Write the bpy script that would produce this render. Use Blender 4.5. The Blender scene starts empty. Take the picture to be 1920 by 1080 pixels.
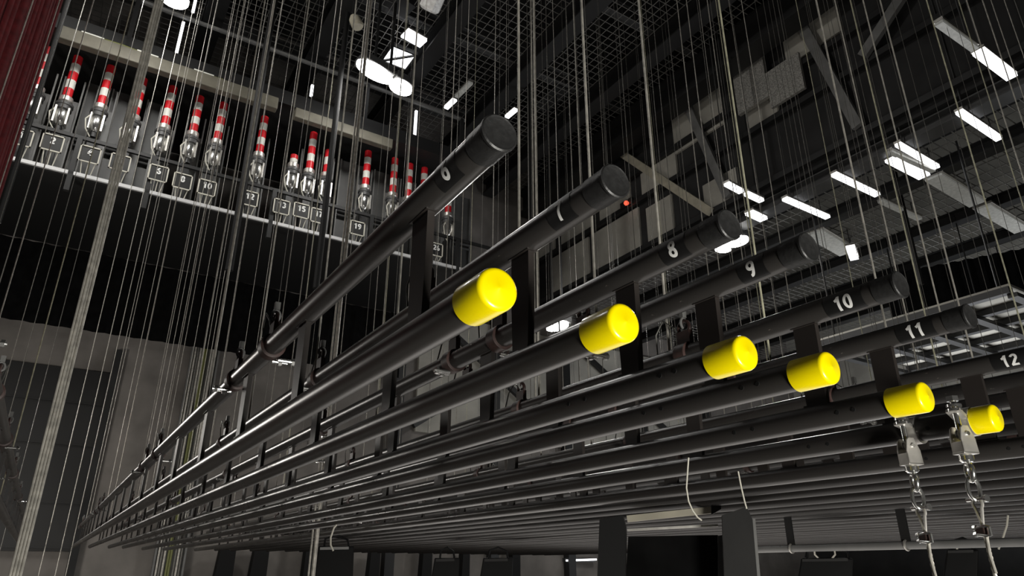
import bpy, bmesh, math, random
from mathutils import Vector, Matrix

random.seed(7)
S = bpy.context.scene
COL = S.collection
EYE = 1.70                       # camera height above the stage floor

# ------------------------------------------------------------------ camera
F_PX = 1299.0
def _unit(v): return v.normalized()
_U = _unit(Vector((65 - 960, -(1068 - 540), -F_PX)))       # pipe direction seen by the lens
_Z = Vector((963 - 960, 2650 + 540, -F_PX)); _Z = _unit(_Z - _U * _Z.dot(_U))
_X = _U.cross(_Z)
ROT = Matrix((_X, _U, _Z))       # camera space -> world space
cam_data = bpy.data.cameras.new('camera')
cam_data.sensor_width = 36.0
cam_data.lens = F_PX / 1920 * 36.0
cam_data.clip_start = 0.05
cam_data.clip_end = 200
cam = bpy.data.objects.new('camera', cam_data)
COL.objects.link(cam)
cam.matrix_world = Matrix.Translation((0, 0, EYE)) @ ROT.to_4x4()
S.camera = cam

def ray(px, py):
    return ROT @ Vector(((px - 960) / F_PX, -(py - 540) / F_PX, -1.0))
def on_x(px, py, X):
    r = ray(px, py); t = X / r.x; return Vector((X, r.y * t, EYE + r.z * t))
def on_y(px, py, Y):
    r = ray(px, py); t = Y / r.y; return Vector((r.x * t, Y, EYE + r.z * t))
def on_z(px, py, z):
    r = ray(px, py); t = (z - EYE) / r.z; return Vector((r.x * t, r.y * t, z))

# ------------------------------------------------------------------ world, exposure, big lights
w = bpy.data.worlds.new('dim_house'); S.world = w; w.use_nodes = True
w.node_tree.nodes['Background'].inputs[0].default_value = (0.9, 0.95, 1.0, 1)
w.node_tree.nodes['Background'].inputs[1].default_value = 0.012
S.view_settings.view_transform = 'Standard'
S.view_settings.look = 'None'
S.view_settings.exposure = 0.0
S.view_settings.gamma = 1.0
S.view_settings.use_curve_mapping = False
S.cycles.use_denoising = True
S.cycles.max_bounces = 6
S.cycles.sample_clamp_indirect = 3.0

def area_light(name, loc, target, size, power, color=(1, 1, 1), size_y=None, parent=None):
    d = bpy.data.lights.new(name, 'AREA'); d.energy = power; d.color = color; d.size = size
    if size_y: d.shape = 'RECTANGLE'; d.size_y = size_y
    o = bpy.data.objects.new(name, d); COL.objects.link(o)
    o.rotation_euler = (Vector(target) - Vector(loc)).to_track_quat('-Z', 'Y').to_euler()
    o.location = Vector(loc) - (ORG[parent.name] if parent else Vector())
    if parent: o.parent = parent
    return o
ORG = {}
# work light standing in the wing behind the photographer, and light spilling up from the stage
area_light('wing_work_light', (0.85, -2.2, 0.30), (1.2, 1.0, 2.1), 0.9, 200, (1.0, 0.97, 0.90), 0.7)
area_light('stage_floor_bounce_light', (5.5, 6.5, 0.25), (5.5, 6.5, 5), 7.0, 200, (1.0, 0.94, 0.88), 9.0)
area_light('rear_stage_fill_light', (18, 8, 0.3), (17, 8, 9), 5.0, 760, (0.95, 0.97, 1.0), 6.0)  # added fill from below, brings up the rear grating
area_light('side_stage_fill_light', (-4.5, 9.5, 2.6), (2.5, 18, 3.2), 1.2, 210, (1.0, 0.95, 0.88), 1.0)  # unseen light added to brighten the lower far wall

area_light('high_left_fill_light', (-3.6, 9.0, 13.0), (8.0, 10.0, 5.0), 1.4, 300, (1.0, 0.97, 0.92), 1.4)  # unseen light added for pipe rims, ropes and the upstage slabs
area_light('far_wing_work_light', (-2.3, 15.0, EYE + 2.6), (1.0, 3.0, 2.3), 0.9, 110, (1.0, 0.95, 0.88), 0.9)

# ------------------------------------------------------------------ materials
def mat(name, color, rough=0.5, metal=0.0, emit=0.0, noise=0.0, scale=8.0, bump=0.0, spec=0.5, coat=0.0, ecol=None, streak=None):
    m = bpy.data.materials.new(name); m.use_nodes = True
    nt = m.node_tree; b = nt.nodes['Principled BSDF']
    b.inputs['Base Color'].default_value = (*color, 1)
    b.inputs['Roughness'].default_value = rough
    b.inputs['Metallic'].default_value = metal
    b.inputs['Specular IOR Level'].default_value = spec
    if coat: b.inputs['Coat Weight'].default_value = coat; b.inputs['Coat Roughness'].default_value = 0.12
    if emit:
        b.inputs['Emission Color'].default_value = (*(ecol or color), 1)
        b.inputs['Emission Strength'].default_value = emit
    if noise or bump:
        tc = nt.nodes.new('ShaderNodeTexCoord'); mp = nt.nodes.new('ShaderNodeMapping')
        nz = nt.nodes.new('ShaderNodeTexNoise'); nz.inputs['Scale'].default_value = scale; nz.inputs['Detail'].default_value = 6
        nt.links.new(tc.outputs['Object'], mp.inputs[0]); nt.links.new(mp.outputs[0], nz.inputs['Vector'])
        if streak: mp.inputs['Scale'].default_value = streak
        if noise:
            mx = nt.nodes.new('ShaderNodeMix'); mx.data_type = 'RGBA'
            rp = nt.nodes.new('ShaderNodeMapRange'); rp.inputs[1].default_value = 0.35; rp.inputs[2].default_value = 0.7
            nt.links.new(nz.outputs['Fac'], rp.inputs[0]); nt.links.new(rp.outputs[0], mx.inputs['Factor'])
            mx.inputs['A'].default_value = (*[c * (1 - noise) for c in color], 1)
            mx.inputs['B'].default_value = (*[min(1, c * (1 + noise)) for c in color], 1)
            nt.links.new(mx.outputs['Result'], b.inputs['Base Color'])
        if bump:
            bp = nt.nodes.new('ShaderNodeBump'); bp.inputs['Strength'].default_value = bump; bp.inputs['Distance'].default_value = 0.01
            nt.links.new(nz.outputs['Fac'], bp.inputs['Height']); nt.links.new(bp.outputs[0], b.inputs['Normal'])
    return m

def scuffed_black(name, color, rough, scuff):
    """black paint with small lighter scratches rubbed through to the primer"""
    m = mat(name, color, rough, spec=0.45)
    nt = m.node_tree; b = nt.nodes['Principled BSDF']
    tc = nt.nodes.new('ShaderNodeTexCoord')
    n1 = nt.nodes.new('ShaderNodeTexNoise'); n1.inputs['Scale'].default_value = 60; n1.inputs['Detail'].default_value = 8
    mp = nt.nodes.new('ShaderNodeMapping'); mp.inputs['Scale'].default_value = (1, 0.45, 1)
    n2 = nt.nodes.new('ShaderNodeTexNoise'); n2.inputs['Scale'].default_value = 2.3
    nt.links.new(tc.outputs['Object'], mp.inputs[0]); nt.links.new(mp.outputs[0], n1.inputs['Vector']); nt.links.new(tc.outputs['Object'], n2.inputs['Vector'])
    r1 = nt.nodes.new('ShaderNodeMapRange'); r1.inputs[1].default_value = 0.68; r1.inputs[2].default_value = 0.74
    r2 = nt.nodes.new('ShaderNodeMapRange'); r2.inputs[1].default_value = 0.5; r2.inputs[2].default_value = 0.65
    mu = nt.nodes.new('ShaderNodeMath'); mu.operation = 'MULTIPLY'
    nt.links.new(n1.outputs['Fac'], r1.inputs[0]); nt.links.new(n2.outputs['Fac'], r2.inputs[0])
    nt.links.new(r1.outputs[0], mu.inputs[0]); nt.links.new(r2.outputs[0], mu.inputs[1])
    mx = nt.nodes.new('ShaderNodeMix'); mx.data_type = 'RGBA'
    mx.inputs['A'].default_value = (*color, 1); mx.inputs['B'].default_value = (*scuff, 1)
    nt.links.new(mu.outputs[0], mx.inputs['Factor']); nt.links.new(mx.outputs['Result'], b.inputs['Base Color'])
    rr = nt.nodes.new('ShaderNodeMapRange'); rr.inputs[3].default_value = rough - 0.05; rr.inputs[4].default_value = rough + 0.14
    nt.links.new(n2.outputs['Fac'], rr.inputs[0]); nt.links.new(rr.outputs[0], b.inputs['Roughness'])
    return m

M = dict(
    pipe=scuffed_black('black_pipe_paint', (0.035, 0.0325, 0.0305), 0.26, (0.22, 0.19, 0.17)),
    plate=mat('dark_brown_plate_paint', (0.022, 0.018, 0.016), 0.5),
    black=mat('black_steel_paint', (0.014, 0.014, 0.014), 0.5),
    plastic=mat('black_plastic_cap', (0.018, 0.018, 0.018), 0.45, noise=0.2, scale=90, bump=0.15),
    sticker=mat('black_sticker', (0.008, 0.008, 0.008), 0.42),
    digit=mat('white_digit_vinyl', (0.80, 0.80, 0.78), 0.45),
    yellow=mat('yellow_plastic_cap', (0.93, 0.76, 0.0), 0.28, coat=0.4),
    case=mat('black_case_vinyl', (0.005, 0.005, 0.005), 0.6, spec=0.15),
    board=mat('dark_board', (0.011, 0.0105, 0.010), 0.7, noise=0.2, scale=5),
    board2=mat('black_board', (0.006, 0.006, 0.006), 0.7, spec=0.25),
    loop=mat('dark_safety_wire', (0.10, 0.10, 0.09), 0.4, 0.5),
    trunk=mat('dusty_cream_trunking', (0.14, 0.13, 0.10), 0.55, noise=0.15, scale=4),
    backpipe=scuffed_black('dimmed_black_pipe_paint', (0.014, 0.0125, 0.0115), 0.45, (0.12, 0.11, 0.10)),  # darker copy of the pipe paint, dimness of the rear battens put into colour
    cabinet=mat('cabinet_grey_paint', (0.085, 0.085, 0.083), 0.5, noise=0.15, scale=3),
    hole=mat('dark_bore', (0.002, 0.002, 0.002), 0.9),
    rope=mat('galvanised_wire_rope', (0.48, 0.46, 0.41), 0.5, 0.35, noise=0.25, scale=30),
    rope_yellow=mat('old_greenish_rope', (0.44, 0.43, 0.31), 0.6, 0.1, noise=0.25, scale=30),
    rope_dark=mat('dark_oiled_rope', (0.15, 0.145, 0.13), 0.5, 0.3, noise=0.2, scale=30),
    chrome=mat('bright_zinc_hardware', (0.80, 0.80, 0.78), 0.20, 0.95),
    zinc=mat('dull_zinc_plate', (0.62, 0.60, 0.56), 0.38, 0.75, noise=0.12, scale=25),
    rust=mat('reddish_brown_clamp', (0.055, 0.030, 0.026), 0.5, noise=0.3, scale=40),
    brass=mat('brass_fitting', (0.62, 0.50, 0.22), 0.35, 0.8),
    alu=mat('bright_aluminium_edge', (0.72, 0.72, 0.72), 0.4, 0.3),
    greysteel=mat('grey_painted_steel', (0.17, 0.17, 0.165), 0.5, noise=0.2, scale=3),
    darkgrey=mat('dark_grey_paint', (0.05, 0.05, 0.05), 0.5, noise=0.2, scale=3),
    cream=mat('cream_painted_metal', (0.40, 0.37, 0.29), 0.5, noise=0.15, scale=4),
    concrete=mat('grey_concrete_wall', (0.19, 0.175, 0.16), 0.85, noise=0.22, scale=1.4, bump=0.2),
    concrete2=mat('pale_concrete_panel', (0.40, 0.385, 0.34), 0.85, noise=0.18, scale=1.1),
    blackwall=mat('blackened_wall', (0.020, 0.020, 0.020), 0.85, noise=0.3, scale=1.5),
    cloth=mat('black_masking_cloth', (0.006, 0.006, 0.006), 0.95, spec=0.05, noise=0.3, scale=6),
    floor=mat('dark_stage_boards', (0.05, 0.043, 0.038), 0.55, noise=0.3, scale=5, streak=(1, 0.1, 1)),
    red=mat('red_reflective_tape', (0.62, 0.012, 0.02), 0.35),
    white=mat('white_reflective_tape', (0.72, 0.72, 0.66), 0.4),
    curtain=mat('dark_red_velvet', (0.12, 0.010, 0.013), 0.95, noise=0.3, scale=18),
    foil=mat('crumpled_silver_foil', (0.86, 0.84, 0.82), 0.45, 0.2, noise=0.2, scale=14, bump=1.0),
    meshpanel=mat('pale_perforated_metal', (0.42, 0.41, 0.38), 0.5, 0.4, noise=0.5, scale=40),
    lens=mat('lit_flood_lens', (1, 1, 0.97), 0.4, emit=14, ecol=(1.0, 0.98, 0.94)),
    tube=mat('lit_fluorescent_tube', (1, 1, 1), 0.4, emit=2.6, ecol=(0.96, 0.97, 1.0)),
    dimtube=mat('dim_fluorescent_diffuser', (0.32, 0.32, 0.30), 0.5, noise=0.25, scale=12, emit=0.09, ecol=(0.95, 0.95, 0.88)),
    redlamp=mat('red_indicator_lens', (0.9, 0.1, 0.05), 0.3, emit=1.2, ecol=(1.0, 0.12, 0.06)),
    glass=mat('milky_glass_cover', (0.55, 0.54, 0.46), 0.15, 0.4),
    greencable=mat('yellow_green_cable', (0.17, 0.18, 0.05), 0.5),
    whitecord=mat('pale_cord', (0.60, 0.58, 0.50), 0.6),
    grating=mat('galvanised_grating', (0.24, 0.235, 0.22), 0.5, 0.3),
)

# ------------------------------------------------------------------ mesh helpers
class MB:
    def __init__(s): s.v = []; s.f = []; s.m = []
    def add(s, vs, fs, mi=0):
        o = len(s.v); s.v += [Vector(v) for v in vs]
        for f in fs: s.f.append([i + o for i in f]); s.m.append(mi)
    def box(s, c, size, mi=0, rot=None):
        c = Vector(c); hx, hy, hz = [d / 2 for d in size]
        vs = [Vector((x, y, z)) for x in (-hx, hx) for y in (-hy, hy) for z in (-hz, hz)]
        if rot is not None: vs = [rot @ v for v in vs]
        s.add([c + v for v in vs], [(0, 1, 3, 2), (4, 6, 7, 5), (0, 4, 5, 1), (2, 3, 7, 6), (0, 2, 6, 4), (1, 5, 7, 3)], mi)
        return s
    def bar(s, a, b, wd, ht, mi=0, up=(0, 0, 1)):
        a, b = Vector(a), Vector(b); d = (b - a); L = d.length; d.normalize()
        side = d.cross(Vector(up))
        if side.length < 1e-5: side = d.cross(Vector((0, 1, 0)))
        side.normalize(); u = side.cross(d)
        R = Matrix((side, d, u)).transposed()
        return s.box((a + b) / 2, (wd, L, ht), mi, R)
    def path(s, pts, r, n=10, mi=0, closed=False, cap=True):
        pts = [Vector(p) for p in pts]; k = len(pts); rings = []
        rad = r if isinstance(r, (list, tuple)) else [r] * k
        prev = None
        for i, p in enumerate(pts):
            if closed: t = (pts[(i + 1) % k] - pts[i - 1])
            else: t = pts[min(i + 1, k - 1)] - pts[max(i - 1, 0)]
            t.normalize()
            if prev is None:
                a = Vector((0, 0, 1)) if abs(t.z) < 0.9 else Vector((1, 0, 0))
                nrm = t.cross(a).normalized()
            else:
                nrm = (prev - t * prev.dot(t)).normalized()
            prev = nrm; bn = t.cross(nrm)
            rings.append([p + (nrm * math.cos(2 * math.pi * j / n) + bn * math.sin(2 * math.pi * j / n)) * rad[i] for j in range(n)])
        vs = [v for rg in rings for v in rg]; fs = []
        for i in range(k if closed else k - 1):
            a, b = i * n, ((i + 1) % k) * n
            for j in range(n): fs.append((a + j, a + (j + 1) % n, b + (j + 1) % n, b + j))
        if not closed and cap:
            fs.append(tuple(range(n))[::-1]); fs.append(tuple((k - 1) * n + j for j in range(n)))
        s.add(vs, fs, mi); return s
    def tube(s, a, b, r, n=16, mi=0, r2=None):
        return s.path([a, b], [r, r if r2 is None else r2], n, mi)
    def lathe(s, prof, o, axis, n=24, mis=None):
        """prof: list of (radius, distance along axis)"""
        o = Vector(o); ax = Vector(axis).normalized()
        a = Vector((0, 0, 1)) if abs(ax.z) < 0.9 else Vector((1, 0, 0))
        u = ax.cross(a).normalized(); v = ax.cross(u)
        base = len(s.v)
        for r, h in prof:
            for j in range(n):
                t = 2 * math.pi * j / n
                s.v.append(o + ax * h + (u * math.cos(t) + v * math.sin(t)) * max(r, 1e-4))
        for i in range(len(prof) - 1):
            for j in range(n):
                a0, b0 = base + i * n, base + (i + 1) * n
                s.f.append([a0 + j, a0 + (j + 1) % n, b0 + (j + 1) % n, b0 + j]); s.m.append(mis[i] if mis else 0)
        s.f.append([base + j for j in range(n)][::-1]); s.m.append(mis[0] if mis else 0)
        e = base + (len(prof) - 1) * n
        s.f.append([e + j for j in range(n)]); s.m.append(mis[-1] if mis else 0)
        return s
    def torus(s, c, normal, R, r, n=24, k=10, mi=0, sx=1.0, long_axis=None):
        c = Vector(c); nn = Vector(normal).normalized()
        la = Vector(long_axis).normalized() if long_axis else (Vector((0, 0, 1)) if abs(nn.z) < 0.9 else Vector((1, 0, 0)))
        la = (la - nn * la.dot(nn)).normalized(); sd = nn.cross(la)
        pts = [c + la * (math.cos(2 * math.pi * i / n) * R * sx) + sd * (math.sin(2 * math.pi * i / n) * R) for i in range(n)]
        return s.path(pts, r, k, mi, closed=True)
    def prism(s, poly, thick_vec, mi=0):
        p = [Vector(v) for v in poly]; t = Vector(thick_vec); n = len(p)
        fs = [tuple(range(n))[::-1], tuple(n + i for i in range(n))]
        fs += [(i, (i + 1) % n, n + (i + 1) % n, n + i) for i in range(n)]
        s.add(p + [v + t for v in p], fs, mi); return s
    def build(s, name, m, parent=None, smooth=True, bevel=0.0):
        o = ORG[parent.name] if parent else Vector()
        me = bpy.data.meshes.new(name)
        me.from_pydata([tuple(v - o) for v in s.v], [], s.f)
        for mm in (m if isinstance(m, (list, tuple)) else [m]): me.materials.append(mm)
        me.polygons.foreach_set('material_index', s.m)
        bm = bmesh.new(); bm.from_mesh(me); bmesh.ops.recalc_face_normals(bm, faces=bm.faces); bm.to_mesh(me); bm.free()
        if smooth:
            me.polygons.foreach_set('use_smooth', [True] * len(me.polygons))
            me.set_sharp_from_angle(angle=math.radians(35))
        ob = bpy.data.objects.new(name, me); COL.objects.link(ob)
        if parent: ob.parent = parent
        if bevel:
            b = ob.modifiers.new('bevel', 'BEVEL'); b.width = bevel; b.segments = 2; b.limit_method = 'ANGLE'
        ORG[ob.name] = o.copy()
        return ob

def tag(o, label, cat, group=None):
    o['label'] = label; o['category'] = cat
    if group: o['group'] = group
    return o
def thing(name, loc, label, cat, group=None):
    o = bpy.data.objects.new(name, None); COL.objects.link(o); o.location = loc
    o.empty_display_size = 0.1; ORG[o.name] = Vector(loc)
    return tag(o, label, cat, group)
def struct(o):
    o['kind'] = 'structure'; return o

NUM = {5: 'five', 6: 'six', 7: 'seven', 8: 'eight', 9: 'nine', 10: 'ten', 11: 'eleven', 12: 'twelve'}
ORD = ['zeroth', 'first', 'second', 'third', 'fourth', 'fifth', 'sixth', 'seventh', 'eighth', 'ninth', 'tenth', 'eleventh', 'twelfth',
       'thirteenth', 'fourteenth', 'fifteenth', 'sixteenth', 'seventeenth', 'eighteenth', 'nineteenth', 'twentieth', 'twenty-first',
       'twenty-second', 'twenty-third', 'twenty-fourth', 'twenty-fifth', 'twenty-sixth', 'twenty-seventh', 'twenty-eighth', 'twenty-ninth', 'thirtieth']

def _arc(cx, cy, rx, ry, a0, a1, n=22):
    return [(cx + rx * math.cos(math.radians(a0 + (a1 - a0) * i / n)), cy + ry * math.sin(math.radians(a0 + (a1 - a0) * i / n))) for i in range(n + 1)]
def _line(*p):
    out = []
    for (xa, ya), (xb, yb) in zip(p, p[1:]): out += [(xa + (xb - xa) * i / 6, ya + (yb - ya) * i / 6) for i in range(6)]
    return out + [p[-1]]
STROKES = {   # centre lines in a box 0.56 wide and 1 high (stroke width 0.2)
    '0': [_arc(.28, .5, .19, .4, 0, 360, 36)], '1': [_line((.34, 0), (.34, 1)), _line((.10, .70), (.22, .77), (.33, .93))],
    '2': [_arc(.28, .69, .19, .21, 160, -35) + _line((.40, .54), (.12, .14)), _line((.02, .1), (.54, .1))],
    '3': [_arc(.27, .70, .18, .20, 150, -80), _arc(.27, .30, .20, .20, 90, -150)],
    '4': [_line((.38, 0), (.38, 1)), _line((.36, .92), (.06, .32)), _line((0, .28), (.56, .28))],
    '5': [_line((.50, .9), (.13, .9), (.09, .5)), _arc(.27, .33, .20, .23, 130, -150)],
    '6': [_arc(.28, .31, .19, .21, 0, 360, 30), _arc(.38, .34, .29, .57, 180, 85)],
    '7': [_line((.03, .9), (.52, .9)), _line((.47, .88), (.30, .5), (.22, 0))],
    '8': [_arc(.28, .72, .165, .18, 0, 360, 30), _arc(.28, .30, .19, .20, 0, 360, 30)],
    '9': [_arc(.28, .69, .19, .21, 0, 360, 30), _arc(.18, .66, .29, .57, 0, -95)]}
def glyphs(text, height, wd=0.2):
    """bold numerals as ribbons of small quads, centred; returns 2-D vertices and faces"""
    vs, fs = [], []; adv = .66; x0 = -(adv * (len(text) - 1) + .56) / 2
    for ci, ch in enumerate(text):
        for st in STROKES[ch]:
            b = len(vs); n = len(st)
            for i in range(n):
                pa, pb = st[max(i - 1, 0)], st[min(i + 1, n - 1)]
                if st[0] == st[-1] or (abs(st[0][0] - st[-1][0]) + abs(st[0][1] - st[-1][1]) < 1e-6):
                    pa, pb = st[(i - 1) % (n - 1)], st[(i + 1) % (n - 1)]
                dx, dy = pb[0] - pa[0], pb[1] - pa[1]; l = math.hypot(dx, dy) or 1
                for sg in (1, -1, 0):
                    if sg: vs.append(((x0 + ci * adv + st[i][0] - dy / l * wd / 2 * sg) * height, (st[i][1] - .5 + dx / l * wd / 2 * sg) * height))
                    else: vs.append(((x0 + ci * adv + st[i][0]) * height, (st[i][1] - .5) * height))
            for i in range(n - 1):
                p, q = b + 3 * i, b + 3 * i + 3
                fs += [[p, p + 2, q + 2, q], [p + 2, p + 1, q + 1, q + 2]]
    return vs, fs

# ------------------------------------------------------------------ structure
def slab(name, lo, hi, m, bevel=0):
    lo, hi = Vector(lo), Vector(hi)
    return struct(MB().box((lo + hi) / 2, hi - lo).build(name, m, smooth=False))
slab('floor', (-7, -7, -0.2), (26, 27, 0), M['floor'])
slab('ceiling', (-7, -7, EYE + 15.2), (26, 27, EYE + 15.5), M['blackwall'])
slab('wall_far', (-7, 18, 0), (26, 18.3, EYE + 15.2), M['concrete'])
slab('wall_left', (-7, -7, 0), (-6.7, 18, EYE + 15.2), M['blackwall'])
slab('wall_near', (-6.7, -7, 0), (26, -6.7, EYE + 15.2), M['blackwall'])
slab('wall_right', (25.7, -6.7, 0), (26, 18, EYE + 15.2), M['concrete2'])
slab('wall_upstage', (12.6, -6.7, EYE + 8.12), (12.9, 18, EYE + 15.2), M['blackwall'])
# black panel standing in for the dark opening at the left of the far wall
g = MB(); g.box((-2.6, 17.94, EYE + 2.25), (6.3, 0.12, 3.8))
for z in (0.42, 1.3, 2.5, 3.4): g.box((-2.6, 17.86, EYE + z), (6.3, 0.04, 0.03))
struct(g.build('door_1', M['black'], smooth=False))
struct(MB().box((25.6, 6, 1.5), (.16, 24, 3.0)).build('wall_right_dark', M['blackwall'], smooth=False))  # black slab added to darken the foot of the right wall
g = MB(); g.box((0.62, 17.9, EYE + 1.5), (0.16, 0.2, 6.4)); struct(g.build('trim_1', M['blackwall'], smooth=False))

# ------------------------------------------------------------------ gridiron and rear ceiling
def ibeam(name, a, b, h, wd, m, label, cat, group):
    a, b = Vector(a), Vector(b); g = MB()
    up = Vector((0, 0, 1))
    g.bar(a + up * (h / 2 - h * .05), b + up * (h / 2 - h * .05), wd, h * .1)
    g.bar(a - up * (h / 2 - h * .05), b - up * (h / 2 - h * .05), wd, h * .1)
    g.bar(a, b, wd * .16, h * .8)
    return tag(g.build(name, m, smooth=False), label, cat, group)
def grating(x0, x1, y0, y1, z, step, label, group, t=0.014, stepy=None):
    g = MB(); stepy = stepy or step
    n = int((x1 - x0) / step)
    for i in range(n + 1):
        x = x0 + i * (x1 - x0) / n; g.box((x, (y0 + y1) / 2, z), (t, y1 - y0, t))
    n = int((y1 - y0) / stepy)
    for i in range(n + 1):
        y = y0 + i * (y1 - y0) / n; g.box(((x0 + x1) / 2, y, z + t), (x1 - x0, t, t))
    return tag(g.build('grating_panel', M['grating'], smooth=False), label, 'grating', group)

ZG = EYE + 12.3
gx = [-2.4, 0.9, 3.3, 5.7, 8.1, 10.4, 11.92]
for i, x in enumerate(gx):
    ibeam('ceiling_beam', (x, 2.0, ZG - (.27 if x < 11.5 else .46)), (x, 17.9, ZG - (.27 if x < 11.5 else .46)), 0.5 if x < 11.5 else .88, 0.42 if x < 11.5 else .55, M['black'],
          'black roof beam running along the pipes, %s from the left under the high grating' % ORD[i + 1], 'beam', 'roof beams under the high grating')
for i in range(len(gx) - 1):
    grating(gx[i] + .02, gx[i + 1] - .02, 2.0, 17.9, ZG, 0.2,
            'high wire grating floor, %s bay from the left' % ORD[i + 1], 'high grating bays')
for i, y in enumerate((4.0, 7.0, 9.6, 12.4, 15.4)):
    ibeam('cross_beam', (-2.2, y, ZG + .28), (12.2, y, ZG + .28), 0.4, 0.22, M['darkgrey'],
          'dark cross beam above the high grating, %s from the near side' % ORD[i + 1], 'beam', 'cross beams above the high grating')

ZR = EYE + 8.0
rx = [12.75, 14.35, 16.95, 18.9, 21.2, 23.5]
for i, x in enumerate(rx):
    ibeam('rear_beam', (x, -2.0, ZR - .16), (x, 17.9, ZR - .16), 0.28, 0.30 if i else 0.4, M['black'] if i else M['darkgrey'],
          'dark beam under the low rear grating, %s from the left' % ORD[i + 1], 'beam', 'beams under the rear grating')
for i in range(len(rx) - 1):
    grating(rx[i] + .02, rx[i + 1] - .02, 0.0, 17.9, ZR, 0.42,
            'low rear ceiling of wire grating, %s bay from the left' % ORD[i + 1], 'rear grating bays', 0.018, 0.2)

# upstage wall above the rear opening: pale slabs, dark rails, braces
def panel(name, x, y0, y1, z0, z1, th, m, label, cat, group=None):
    return tag(MB().box((x - th / 2, (y0 + y1) / 2, EYE + (z0 + z1) / 2), (th, abs(y1 - y0), z1 - z0)).build(name, m, smooth=False), label, cat, group)
pn = [(15.2, 17.2, 8.4, 9.7), (12.9, 14.9, 8.4, 9.7), (11.6, 12.6, 8.3, 9.5), (17.0, 17.9, 9.9, 12.4), (15.05, 16.7, 9.9, 12.4), (9.6, 11.3, 10.6, 12.2),
      (8.0, 8.9, 9.9, 10.9), (13.2, 14.6, 9.95, 10.7), (11.3, 12.7, 9.95, 10.7), (6.2, 7.6, 11.0, 12.2), (9.4, 10.5, 8.35, 9.2)]
pl = ['lowest and longest, near the far corner', 'right of the longest low slab', 'small and low, above the end of batten 8', 'tall, in the far corner', 'tall, right of the corner slab',
      'large, high beside the pale brace', 'small, below the perforated panel', 'narrow, above the low slabs', 'narrow, left of the wall brace foot', 'darkest, near the top right', 'short and low, near the flood lamp']
for (a, b, c, d), l in zip(pn, pl):
    panel('concrete_slab', 12.59, a, b, c, d, 0.06, M['concrete2'], 'pale concrete slab on the upstage wall, ' + l, 'wall slab', 'slabs on the upstage wall')
for i, z in enumerate((8.3, 9.82, 10.75, 12.35)):
    tag(MB().bar((12.46, 1.0, EYE + z), (12.46, 17.9, EYE + z), 0.12, 0.14).build('steel_rail', M['black'], smooth=False),
        'dark horizontal steel rail on the upstage wall, %s from the bottom' % ORD[i + 1], 'rail', 'rails on the upstage wall')
tag(MB().bar((12.44, 14.2, EYE + 12.63), (12.44, 17.9, EYE + 12.63), 0.1, 0.12).bar((12.44, 14.2, EYE + 12.9), (12.44, 17.9, EYE + 12.9), 0.08, 0.08).box((12.5, 16, EYE + 12.63), (.2, .06, .06)).box((12.5, 17.5, EYE + 12.63), (.2, .06, .06)).bar((12.44, 15, EYE + 12.63), (12.44, 15, EYE + 12.9), .05, .05).bar((12.44, 17.2, EYE + 12.63), (12.44, 17.2, EYE + 12.9), .05, .05).build('handrail', M['cream'], smooth=False),
    'pale double rail high on the upstage wall near the far corner', 'rail')
for (a, b, l) in (((13.4, 11.82), (10.19, 8.25), 'broad pale steel brace sloping down behind pipe end 7'), ((9.6, 8.4), (10.6, 11.9), 'dull steel brace rising steeply on the upstage wall'),
                  ((6.2, 8.4), (7.0, 11.9), 'dark steel brace at the right of the upstage wall'), ((3.2, 11.9), (5.8, 9.9), 'grey brace below the top of the upstage wall')):
    tag(MB().bar((12.34, a[0], EYE + a[1]), (12.34, b[0], EYE + b[1]), 0.22, 0.1, up=(1, 0, 0)).build('diagonal_brace', M['cream'] if 'pale' in l else M['greysteel'], smooth=False), l, 'brace', 'wall braces')
tag(MB().box((12.34, 8.5, EYE + 10.95), (0.1, 0.9, 1.2)).box((12.35, 7.6, EYE + 10.5), (0.08, 0.9, 1.0)).build('perforated_panel', M['meshpanel'], smooth=False),
    'pale perforated metal cover on the upstage wall', 'panel')

# far wall and rear stage
g = MB()
for x0, x1 in ((8.2, 10.6), (10.9, 13.3), (13.6, 16.6), (16.9, 19.6)):
    tag(MB().box(((x0 + x1) / 2, 17.94, EYE + 5.4), (x1 - x0, 0.1, 3.6)).build('concrete_panel', M['concrete2'], smooth=False),
        'pale slab on the far wall, %s right of the winch gallery' % ORD[[8.2, 10.9, 13.6, 16.9].index(x0) + 1], 'wall slab', 'slabs on the far wall')
for i, (a, b) in enumerate((((8.0, 3.7), (13.2, 7.2)), ((13.4, 7.2), (19.0, 3.7)), ((8.0, 7.2), (13.2, 3.7)))):
    tag(MB().bar((a[0], (17.62, 17.62, 17.44)[i], EYE + a[1]), (b[0], (17.62, 17.62, 17.44)[i], EYE + b[1]), 0.14, 0.16).build('far_brace', M['black'], smooth=False),
        'black crossing brace on the far wall, %s' % ('rising to the right on the left bay', 'falling to the right on the right bay', 'falling to the right on the left bay')[i], 'brace', 'far wall braces')
for i, x in enumerate((7.6, 10.75, 13.45, 16.75, 20.0)):
    tag(MB().box((x, 17.85, EYE + 3.6), (0.26, 0.26, 10.5)).build('steel_column', M['black'], smooth=False),
        'black steel column on the far wall, %s from the gallery' % ORD[i + 1], 'column', 'far wall columns')

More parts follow.
